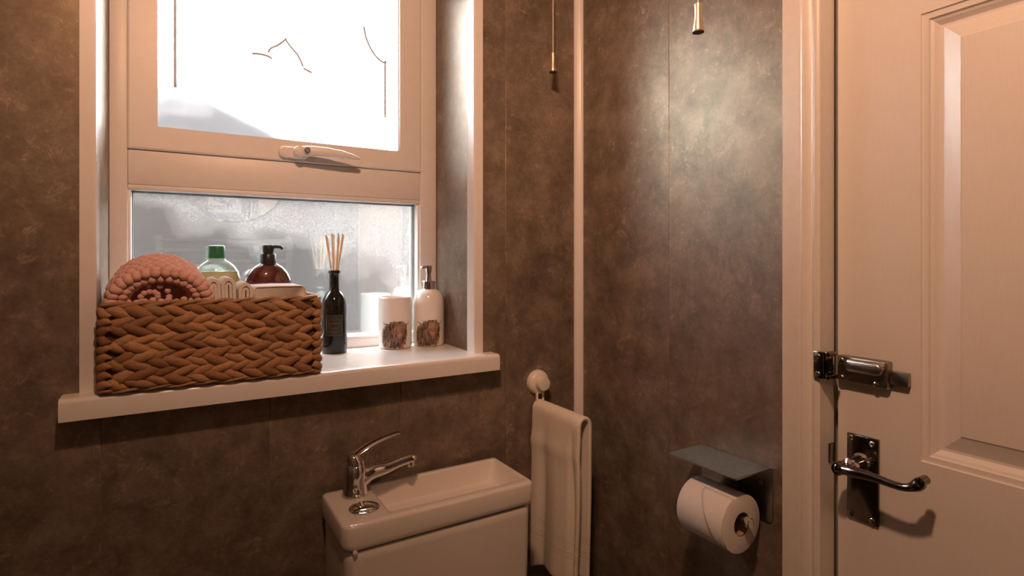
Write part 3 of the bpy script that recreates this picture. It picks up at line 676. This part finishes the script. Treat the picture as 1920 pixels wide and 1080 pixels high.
M_cow = [plain('dark umber print', (.060, .036, .030), .35, .1, 99, 0), plain('brown print', (.17, .095, .06), .35, .1, 99, 0), plain('tan print', (.46, .28, .18), .35, .1, 99, 0),
         plain('pink print', (.50, .25, .19), .35, .1, 99, 0), plain('near black print', (.010, .008, .008), .35, .1, 99, 0), plain('grey brown print', (.30, .22, .185), .35, .1, 99, 0)]
def cow(parent, c, a0, rad, s0, k, seed):
    # shaggy long-horned cow; u to the side and v up from the base in millimetres around the muzzle column
    R_ = random.Random(seed); bm = nb(); P = lambda u, v: (s0+u*.001*k, v*.001*k)
    lay = [0]
    def rr2():
        lay[0] += 1; e = .00012+.0000018*lay[0]
        return (lambda z: rad(z)+e)
    def blob(pts, mi):
        f = rr2(); us = [p[0] for p in pts]; n = max(3, int((max(us)-min(us))/1.6)); u0 = min(us)+.02; du = (max(us)-min(us)-.04)/n
        def span(u):
            vs = []
            for (pa, pb), (pc_, pd) in zip(pts, pts[1:]+pts[:1]):
                if (pa-u)*(pc_-u) < 0: vs.append(pb+(pd-pb)*(u-pa)/(pc_-pa))
            return (min(vs), max(vs)) if len(vs) > 1 else (0, 0)
        for i in range(n):
            a_, b_ = span(u0+du*i), span(u0+du*(i+1)); m_ = max(1, int((a_[1]-a_[0])/14))
            for q in range(m_):
                patch(bm, c, a0, f, [P(u0+du*i, lerp(*a_, q/m_)), P(u0+du*(i+1), lerp(*b_, q/m_)), P(u0+du*(i+1), lerp(*b_, (q+1)/m_)), P(u0+du*i, lerp(*a_, (q+1)/m_))], mi)
    def st_(pts, w0, w1, mi): stroke(bm, c, a0, rr2(), [P(*p) for p in pts], w0*.001*k, w1*.001*k, mi)
    body = [(-38, 30), (-37, 38), (-33, 46), (-27, 52), (-20, 57), (-12, 60), (0, 62), (10, 60), (17, 54), (20, 44), (19, 34), (17, 22), (13, 12), (6, 6), (-8, 3), (-22, 3.5), (-31, 7), (-36, 17)]
    blob(body, 0)
    st_([(-37.5, 60), (-33, 57), (-27, 54.5), (-18, 53)], .7, 2.6, 4); st_([(27, 61), (24, 57), (20, 54), (13, 53)], .7, 2.6, 4)   # horns
    for _ in range(210):                      # coat of the body
        u = R_.uniform(-37, 14); v = R_.uniform(12, 54-abs(u+12)*.28); ln = R_.uniform(7, 15); b = R_.uniform(-2.5, 1.5)
        if v-ln < 2.5: ln = max(3, v-3)
        st_([(u, v), (u+b*.5+R_.uniform(-.8, .8), v-ln*.5), (u+b, v-ln)], R_.uniform(.8, 1.7), .3, R_.choice((1, 1, 2, 2, 5, 5, 5, 4, 0)))
    for (pa, pb), (pc_, pd) in zip(body, body[1:]+body[:1]):
        for q in range(9):
            u, v = lerp(pa, pc_, R_.random()), lerp(pb, pd, R_.random()); dn = R_.uniform(5, 10)
            if v-dn < 1.5: dn = max(1.5, v-1.5)
            st_([(u, v+1.5), (u+(u+10)*.03, v-dn*.5), (u+(u+10)*.045+R_.uniform(-1, 1), v-dn)], R_.uniform(1.2, 2.2), .3, R_.choice((0, 1, 5, 5, 2)))
    blob([(-8, 52), (-2, 58), (8, 57), (13, 50), (14, 40), (12, 30), (8, 24), (1, 23), (-5, 28), (-8, 40)], 1)   # head
    [st_([(sx*q+2, 51-.3*q), (sx*(q+4)+2, 48.5-.3*q), (sx*(q+6.5)+2, 44-.3*q)], 1.6, .3, R_.choice((0, 1, 2))) for sx in (-1, 1) for q in (9, 10, 11, 12, 13, 14)]                # ears
    for _ in range(95):                       # fringe falling over the face
        u = R_.uniform(-9, 13); v = R_.uniform(46, 61); ln = R_.uniform(9, 19); b = (u-2)*.22+R_.uniform(-1.5, 1.5)
        st_([(u, v), (u+b*.4, v-ln*.5), (u+b, v-ln)], R_.uniform(.8, 1.6), .3, R_.choice((1, 2, 2, 2, 5, 5)))
    blob([(2+5.4*math.cos(t), 30+5.0*math.sin(t)) for t in [2*PI*q/14+.1 for q in range(14)]], 3)
    for _ in range(22):
        t = R_.uniform(.3, PI-.3); u, v = 2+6*math.cos(t), 30+6.2*math.sin(t); st_([(u, v+2), (u+.2, v-1), (u+(u-2)*.12, v-3.4)], 1.0, .25, R_.choice((1, 2, 2, 3)))
    for sx in (-1, 1):
        blob([(2+sx*2.4+.95*math.cos(t), 29.3+1.25*math.sin(t)) for t in [2*PI*q/8 for q in range(8)]], 4)
        blob([(1.5+sx*6.2+1.2*math.cos(t), 42+1.3*math.sin(t)) for t in [2*PI*q/8 for q in range(8)]], 4)
    st_([(-2, 25.5), (2, 24.6), (6, 25.6)], .7, .7, 0)
    for _ in range(26):
        u = R_.uniform(-5, 10); st_([(u, 25), (u+R_.uniform(-1, 1), 25-R_.uniform(5, 11))], .9, .25, R_.choice((0, 1, 2, 4)))
    obj('cow_print', bm, M_cow, parent, smooth=False, label='print of a shaggy brown highland cow with pink muzzle')
c = (-.4150, .1715, OZ0)
tm = thing('ceramic_tumbler', 'white ceramic tumbler with a highland cow print, beside the soap dispenser', 'tumbler', c)
obj('tumbler_body', lathe(nb(), [(.0330, 0), (.0360, .001), (.0383, .0045), (.0388, .010), (.0386, .116), (.0380, .1185), (.0368, .1195), (.0355, .1185), (.0350, .115), (.0350, .010), (.033, .006)], c, 56), M_ceramic, tm, angle=60)
cow(tm, c, facing(c), lambda z: .0388, .0075, 1.04, 5)
c = (-.3330, .1660, OZ0)
sd = thing('soap_dispenser', 'white ceramic soap dispenser with chrome pump in the window corner', 'dispenser', c)
sprof = [(.0330, 0), (.0355, .001), (.0375, .0045), (.0380, .010), (.0380, .098), (.0372, .108), (.0350, .1175), (.0310, .1262), (.0255, .1322), (.0190, .1352), (.0165, .1358)]
obj('dispenser_body', lathe(nb(), sprof, c, 56), M_ceramic, sd, angle=60)
def srad(z):
    for (r0, h0), (r1, h1) in zip(sprof[3:-1], sprof[4:]):
        if h0 <= z <= h1: return lerp(r0, r1, (z-h0)/(h1-h0))
    return .0380
cow(sd, c, facing(c), srad, .0085, 1.02, 9)
pc = nb(); lathe(pc, [(.0165, .1345), (.0168, .1365), (.0168, .1545), (.0155, .1560), (.0075, .1565), (.0068, .160), (.0066, .170)], c, 40)
obj('pump_collar', pc, M_chrome, sd)
pt = nb(); lathe(pt, [(.0058, .1565), (.0060, .172), (.0082, .180), (.0085, .1900), (.0078, .1928), (.001, .1932)], c, 28)
hd2 = obj('pump_head', pt, M_chrome, sd)
obj('nozzle', tube(nb(), spline([V(c)+V((-.002, 0, .1885)), V(c)+V((-.013, -.004, .1890)), V(c)+V((-.020, -.007, .1872)), V(c)+V((-.0225, -.008, .1850))], 4), [.0042]*4+[.0038]*4+[.0034]*4+[.0028], 12), M_chrome, hd2)

# ------------------------------------------------------------------ cistern with basin
ct = thing('toilet_cistern', 'white toilet cistern with a built-in hand basin under the window', 'cistern', (-.438, -.10, .40))
cx0, cx1, cy0, cy1, cz0, cz1 = -.6255, -.2505, -.1790, -.0165, .8220, .8650
ix0, ix1, iy0, iy1 = -.5405, -.2600, -.1585, -.0300
lid = nb()
def ring(i, z, r=.020): return [V((x, y, z)) for x, y in rrect(cx0+i, cy0+i, cx1-i, cy1-i, [.006, .008, r, .014], 6)]
def ring2(i, z, r=.008): return [V((x, y, z)) for x, y in rrect(ix0+i*1.5, iy0+i, ix1-i, iy1-i*.5, [r, r, r, r], 6)]
loft(lid, [ring(.012, cz0), ring(.003, cz0), ring(.0008, cz0+.003), ring(0, cz0+.010), ring(0, cz1-.006), ring(.0012, cz1-.002), ring(.004, cz1),
           ring2(-.002, cz1), ring2(.0005, cz1-.001), ring2(.002, cz1-.004), ring2(.010, cz1-.055, .014), ring2(.016, cz1-.064, .016), ring2(.03, cz1-.068, .02)])
lidO = obj('basin_lid', lid, M_ceramic, ct, angle=50)
obj('waste_grid', lathe(nb(), [(.016, 0), (.016, .002), (.012, .003), (.001, .0026)], (-.36, -.095, cz1-.0685), 24), M_chrome, lidO)
body = nb()
def ringb(i, z, d=0): return [V((x, y, z)) for x, y in rrect(cx0+.0065+i, cy0+.006+i, cx1-.005-i, cy1-i, [.006, .006, .020, .016], 6)]
loft(body, [ringb(.03, .42), ringb(.008, .43), ringb(.004, .46), ringb(.0, .80), ringb(0, cz0-.0075), ringb(.002, cz0-.005), ringb(.006, cz0-.005), ringb(.006, .70)], cap1=False)
obj('cistern_body', body, M_ceramic, ct, angle=50)
gm = nb(); loft(gm, [ringb(i, z) for i, z in ((.004, cz0-.006), (.004, cz0+.001), (.011, cz0+.001), (.011, cz0-.006), (.004, cz0-.006))], cap0=False, cap1=False)
obj('lid_gap_shade', gm, M_gap_shade, ct)  # black ring stands in for the shade in the gap under the lid
obj('lid_buffer', lathe(nb(), [(.0022, 0), (.004, .0005), (.004, -.0035), (.0022, -.0045)], (-.606, cy0+.0035, cz0-.002), 12, axis='Y'), M_plastic, ct)
obj('flush_button', lathe(nb(), [(.0266, 0), (.0266, .0015), (.0255, .0026), (.0238, .0030), (.0232, .0022), (.0226, .0032), (.018, .0058), (.011, .0075), (.004, .0082), (.001, .0083)], (-.5745, -.1215, cz1), 40), M_chrome, ct, label='round chrome flush button')
pan = nb()
loft(pan, [[V((-.438+rx*math.cos(2*PI*k/36)*(1 if True else 1), cy_+ry*math.sin(2*PI*k/36), z)) for k in range(36)] for rx, ry, cy_, z in
     ((.11, .20, -.30, 0), (.115, .21, -.30, .02), (.105, .19, -.29, .15), (.15, .24, -.32, .30), (.18, .275, -.34, .38), (.182, .28, -.345, .405), (.176, .274, -.345, .415), (.13, .21, -.36, .415), (.12, .20, -.36, .40), (.07, .12, -.34, .22), (.03, .05, -.33, .17))])
obj('toilet_bowl', pan, M_ceramic, ct, angle=60)
obj('bowl_shelf', B1((-.60, -.23, .395), (-.276, -.03, .425), .012), M_ceramic, ct)
# mixer tap
tc = V((-.5725, -.0555, cz1))
tap = thing('mixer_tap', 'chrome single-lever mixer tap standing on the cistern basin', 'tap', tc)
tb = nb(); lathe(tb, [(.0245, 0), (.0248, .002), (.0228, .008), (.0218, .020), (.0212, .032), (.0216, .042), (.021, .052), (.0185, .058), (.010, .0605)], tc, 40)
tbo = obj('tap_body', tb, M_chrome, tap, angle=50)
sx = tc+V((0, 0, 0))
obj('spout', tube(nb(), spline([sx+V((.002, 0, .026)), sx+V((.016, 0, .0315)), sx+V((.030, -.001, .0368)), (-.515, -.057, .9045), (-.485, -.0585, .9115), (-.4635, -.0595, .9145), (-.4585, -.0595, .9125)], 5),
    [(lambda u: lerp(.0205, .0108, min(1, u/.62)**.8) if u < .93 else .0108-.0030*(u-.93)/.07)(i/30) for i in range(31)], 20, [lerp(1.08, .86, i/30) for i in range(31)], (0, 0, 1)), M_chrome, tap, angle=60)
obj('aerator', lathe(nb(), [(.0086, .004), (.0088, -.009), (.0078, -.010), (.007, -.0085)], (-.4655, -.0595, .9095), 20), M_chrome, tap)
lev = nb(); pts = spline([(-.588, -.0555, .9235), (-.580, -.0555, .9340), (-.566, -.056, .9440), (-.546, -.0565, .9535), (-.522, -.057, .9610), (-.500, -.0575, .9655), (-.4875, -.0578, .9672)], 5)
wid = [lerp(.0195, .0085, (i/(len(pts)-1))**.8) for i in range(len(pts))]
loops = []
for i, p in enumerate(pts):
    t = (pts[min(i+1, len(pts)-1)]-pts[max(i-1, 0)]).normalized(); up = V((-t.z, 0, t.x)); wdt = wid[i]; th = lerp(.0045, .0016, i/(len(pts)-1))
    if i == len(pts)-1: wdt *= .6
    loops.append([p+V((0, wdt*math.cos(a), 0))+up*(th*math.sin(a)+.0025*(1-math.cos(a)**2)) for a in [2*PI*k/14 for k in range(14)]])
loft(lev, loops); lvo = obj('tap_lever', lev, M_chrome, tap, angle=60)
nk = nb(); loft(nk, [[tc+V((cx_+rx*math.cos(2*PI*k/20), ry*math.sin(2*PI*k/20), h)) for k in range(20)] for cx_, rx, ry, h in ((0, .0195, .0195, .0585), (-.001, .0190, .0185, .066), (-.004, .0150, .0165, .0735), (-.006, .011, .014, .079))])
obj('lever_neck', nk, M_chrome, lvo, angle=60)
ia = facing(tc); ip = nb(); lathe(ip, [(.0048, 0), (.0048, .0012), (.003, .002)], (0, 0, 0), 18, 1, 1.5)
bmesh.ops.rotate(ip, verts=ip.verts, cent=(0, 0, 0), matrix=Matrix.Rotation(PI/2, 3, 'Y'))
for v in ip.verts: v.co = V((v.co.x, v.co.y*.65, v.co.z*1.6))
bmesh.ops.rotate(ip, verts=ip.verts, cent=(0, 0, 0), matrix=Matrix.Rotation(ia, 3, 'Z')); bmesh.ops.translate(ip, verts=ip.verts, vec=tc+V((.0212*math.cos(ia), .0212*math.sin(ia), .0185)))
obj('temperature_badge', ip, M_chrome, tbo)

# ------------------------------------------------------------------ hook and hand towel
hk = thing('suction_hook', 'round white suction hook on the wall beside the corner trim', 'hook', (-.1265, 0, 1.014))
obj('suction_disc', lathe(nb(), [(.0285, 0), (.0285, -.006), (.0268, -.0115), (.0215, -.0165), (.0175, -.0175)], (-.1265, 0, 1.0145), 40, axis='Y'), M_plastic, hk)
obj('lock_knob', lathe(nb(), [(.0165, 0), (.0165, -.013), (.0152, -.0165), (.012, -.0172), (.001, -.0176)], (-.1265, -.0165, 1.0145), 32, axis='Y'), M_plastic, hk)
for dx in (-.0085, .0085): obj('bracket_arm', B1((-.1265+dx-.0022, -.016, .960), (-.1265+dx+.0022, -.010, .995), .001), M_plastic, hk)
obj('towel_rail', tube(nb(), [(-.1265, -.010, .960), (-.1265, -.014, .960), (-.1265, -.155, .958), (-.1265, -.1565, .958)], [.006, .010, .010, .006], 14), M_plastic, hk)
M_towel = towelling('cream hand towel', (.90, .85, .77), (.668, .684, .694, .710))
tl = nb(); NU, NV = 76, 44
top, zbF, zbB = .978, .584, .622
Y0, Y1 = -.006, -.1835
grid = []
def towel_pt(u, v):
    # u 0..1 left hem over the rail to right hem, v 0..1 wall to room
    y = lerp(Y0, Y1, v)
    Lf = 1.0
    arc = .10
    if abs(u-.5) < arc/2:
        a = PI*(u-(.5-arc/2))/arc; x = -.1265-.0185*math.cos(a); z = top-.022+.020*math.sin(a); d = 0
    else:
        left = u < .5
        d = (.5-arc/2-u)/(.5-arc/2) if left else (u-.5-arc/2)/(.5-arc/2)
        z = lerp(top-.022, zbF if left else zbB, d)
        x = -.1265-(.0185+(.004*d if left else -.002*d))*(1 if left else -1)
        g = min(1, d*2.2)
        if left:
            # upper cuff, one deep vertical crease near the wall and a long fold near the front
            x += g*(.0085*math.exp(-((v-.30+.10*d)/.10)**2) - .0060*math.exp(-((v-.55)/.16)**2) + .0100*math.exp(-((v-.87-.02*d)/.045)**2)) - .0022*g*math.sin(9*v+2*d)
            if d < .30: x -= .0035*math.exp(-((d-.20)/.05)**2)*(1-.5*v)
            y += .005*d*math.sin(5*d+3*v)*v + .004*d*v
            z += .048*v*d + .006*math.sin(6*v)*d
        else:
            x -= g*(.004*math.sin(11*v)); y += .010*d*v
    return V((x, y, z))
for i in range(NU+1): grid.append([tl.verts.new(towel_pt(i/NU, j/NV)) for j in range(NV+1)])
for i in range(NU):
    for j in range(NV): tl.faces.new((grid[i][j], grid[i+1][j], grid[i+1][j+1], grid[i][j+1]))
two = obj('hand_towel', tl, M_towel, loc=(-.1265, -.09, 0), label='soft off-white hand towel hanging folded from the suction hook beside the cistern', cat='towel', angle=80)
# object coordinates keep z in metres for the woven band
sm = two.modifiers.new('thickness', 'SOLIDIFY'); sm.thickness = .0085; sm.offset = -1
sm2 = two.modifiers.new('soft', 'SUBSURF'); sm2.levels = 1; sm2.render_levels = 1

# ------------------------------------------------------------------ toilet roll holder and roll
th_ = thing('toilet_roll_holder', 'steel toilet roll holder with flat phone shelf on the right-hand wall', 'holder', (0, -.453, .91))
yA, yB, zS = -.3795, -.5265, .954
obj('back_plate', loft(nb(), [[V((x, y, z)) for y, z in rrect(yB, .8605, yA, zS, [.001, .001, .009, .009], 5)] for x in (-.0002, -.0022)]), M_steel, th_)
obj('shelf', loft(nb(), [[V((x, y, z)) for x, y in rrect(-.0935, yB+.003, -.001, yA-.0005, [.001, .004, .004, .001], 4)] for z in (zS-.0022, zS)]), M_steel, th_, label='brushed steel shelf')
for y in (-.40, -.5045): screw(th_, -.0022, y, .923, .0042)
obj('roll_arm', tube(nb(), spline([(-.002, -.3935, .8765), (-.030, -.3935, .8765), (-.052, -.3940, .8765), (-.0595, -.400, .8765), (-.060, -.41, .8765), (-.060, -.45, .8765), (-.060, -.520, .8765)], 6), .0058, 14), M_steel, th_)
obj('end_cap', lathe(nb(), [(.0078, .004), (.0084, .003), (.0084, -.005), (.0070, -.0065)], (-.060, -.521, .8765), 22, axis='Y'), M_chrome, th_)
rc = V((-.060, -.4615, .8685)); rl_ = .0480
tr_ = thing('toilet_roll', 'white toilet roll with pointed folded end hanging on the steel holder', 'toilet roll', rc)
ro = nb(); h = .0485
lathe(ro, [(.0195, -h), (rl_-.002, -h), (rl_-.0005, -h+.0006), (rl_, -h+.002), (rl_, h-.002), (rl_-.0005, h-.0006), (rl_-.002, h), (.0195, h), (.0195, h-.001), (.0195, -h+.001)], rc, 64, axis='Y', cap0=False, cap1=False)
obj('paper_roll', ro, M_paper, tr_, angle=40)
cdt = nb(); lathe(cdt, [(.0196, -h+.001), (.0186, -h+.001), (.0186, h-.001), (.0196, h-.001), (.0196, -h+.001)], rc, 40, axis='Y', cap0=False, cap1=False)
obj('card_tube', cdt, M_card, tr_)
fl = nb(); rows_ = []
A0, A1 = math.radians(112), math.radians(214)      # loose sheet end folded to a point
for i in range(17):
    t = i/16; a = lerp(A0, A1, t); R_ = rl_+.0006+.0012*t
    ya = lerp(.0105, -.0380, max(0, (t-.12)/.88)); yb_ = lerp(-.0478, -.0478, t)
    rows_.append([V((rc.x+R_*math.cos(a), rc.y+lerp(ya, yb_, q/8), rc.z+R_*math.sin(a))) for q in range(9)])
loft(fl, rows_, closed=False, cap0=False, cap1=False)
flo = obj('folded_end', fl, M_paper, tr_, label='folded pointed end of the sheet', angle=80)
md = flo.modifiers.new('thickness', 'SOLIDIFY'); md.thickness = .0009; md.offset = 1

# ------------------------------------------------------------------ light pulls
def pull(x, y, zb, label):
    o = thing('light_pull', label, 'light pull', (x, y, zb))
    obj('cord', tube(nb(), [(x, y, zb+.036), (x, y, (zb+ZC)/2), (x, y, ZC-.02)], .0011, 8), M_cord, o)
    pr_ = [(.0082, .0), (.0086, .0015), (.0078, .007), (.0062, .016), (.0054, .026), (.0056, .036), (.0062, .0425), (.0058, .0435), (.001, .0435)]
    w_ = obj('pull_weight', lathe(nb(), pr_, (x, y, zb), 28), M_brass, o)
    obj('base_ring', lathe(nb(), [(.0072, 0), (.0088, .0002), (.0089, -.0016), (.0072, -.002)], (x, y, zb), 28), M_brassd, w_)
    obj('ceiling_switch', lathe(nb(), [(.036, ZC-zb), (.036, ZC-zb-.012), (.030, ZC-zb-.022), (.012, ZC-zb-.028)], (x, y, zb), 28), M_plastic, o)
pull(-.1152, -.050, 1.7375, 'thin-corded brass light pull hanging near the corner of the window wall')
pull(-.1600, -.5053, 1.6630, 'larger-looking brass light pull hanging against the wall above the toilet roll')

# ------------------------------------------------------------------ behind the camera, seen only as reflections
mr = thing('round_mirror', 'round wall mirror reflected in the lower window pane', 'mirror', (-.57, YB, 1.80))
obj('mirror_glass', lathe(nb(), [(.285, .004), (.285, .012), (.28, .014)], (-.57, YB, 1.80), 64, axis='Y'), M_mirror, mr)
mf = nb(); lathe(mf, [(.284, .001), (.294, .001), (.294, .018), (.284, .018), (.284, .001)], (-.57, YB, 1.80), 64, axis='Y', cap0=False, cap1=False)
obj('mirror_frame', mf, M_blackp, mr)
rt = thing('towel_radiator', 'white ladder towel radiator reflected in the lower window pane', 'radiator', (-.6, YB+.05, .7))
for x in (-.94, -.28): obj('upright', B1((x-.018, YB+.035, .65), (x+.018, YB+.065, 1.43), .006), M_plastic, rt)
for z in (.72, .78, .84, .90, 1.0, 1.06, 1.12, 1.22, 1.285, 1.346, 1.403): obj('rung', tube(nb(), [(-.94, YB+.055, z), (-.28, YB+.055, z)], .0125, 12), M_plastic, rt)
for x in (-.94, -.28):
    for z in (.75, 1.38): obj('wall_bracket', B1((x-.008, YB+.002, z-.008), (x+.008, YB+.04, z+.008)), M_plastic, rt)
lf = thing('ceiling_light', 'round ceiling spotlight fitting with three bulbs above the room', 'lamp', (LAMP.x, LAMP.y, ZC))
obj('ceiling_plate', lathe(nb(), [(.11, 0), (.11, -.018), (.10, -.026), (.001, -.027)], (LAMP.x, LAMP.y, ZC), 40), M_steel, lf)
for k in range(3):
    a = LAMP_A[k]; p = LAMP+V((.075*math.cos(a), .075*math.sin(a), 0))
    s_ = obj('spot_shade', lathe(nb(), [(.010, .065), (.020, .05), (.030, -.02), (.034, -.085), (.031, -.085), (.026, -.02), (.010, .035)], p, 24), M_steel, lf)
    obj('bulb', lathe(nb(), [(.012, .03), (.022, -.02), (.026, -.07), (.018, -.078), (.001, -.080)], p, 20), M_bulb, s_)

# ------------------------------------------------------------------ outside the glass
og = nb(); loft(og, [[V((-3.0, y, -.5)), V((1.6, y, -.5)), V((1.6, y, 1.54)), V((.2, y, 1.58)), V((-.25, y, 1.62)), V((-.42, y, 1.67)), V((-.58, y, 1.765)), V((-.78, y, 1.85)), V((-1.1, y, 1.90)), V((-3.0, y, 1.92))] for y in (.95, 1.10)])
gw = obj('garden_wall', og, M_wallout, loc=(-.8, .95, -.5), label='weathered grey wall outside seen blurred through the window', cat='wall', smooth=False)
obj('yard_ground', B1((-4, .34, -.55), (3, 2.6, -.5)), M_ground, kind='structure', smooth=False)
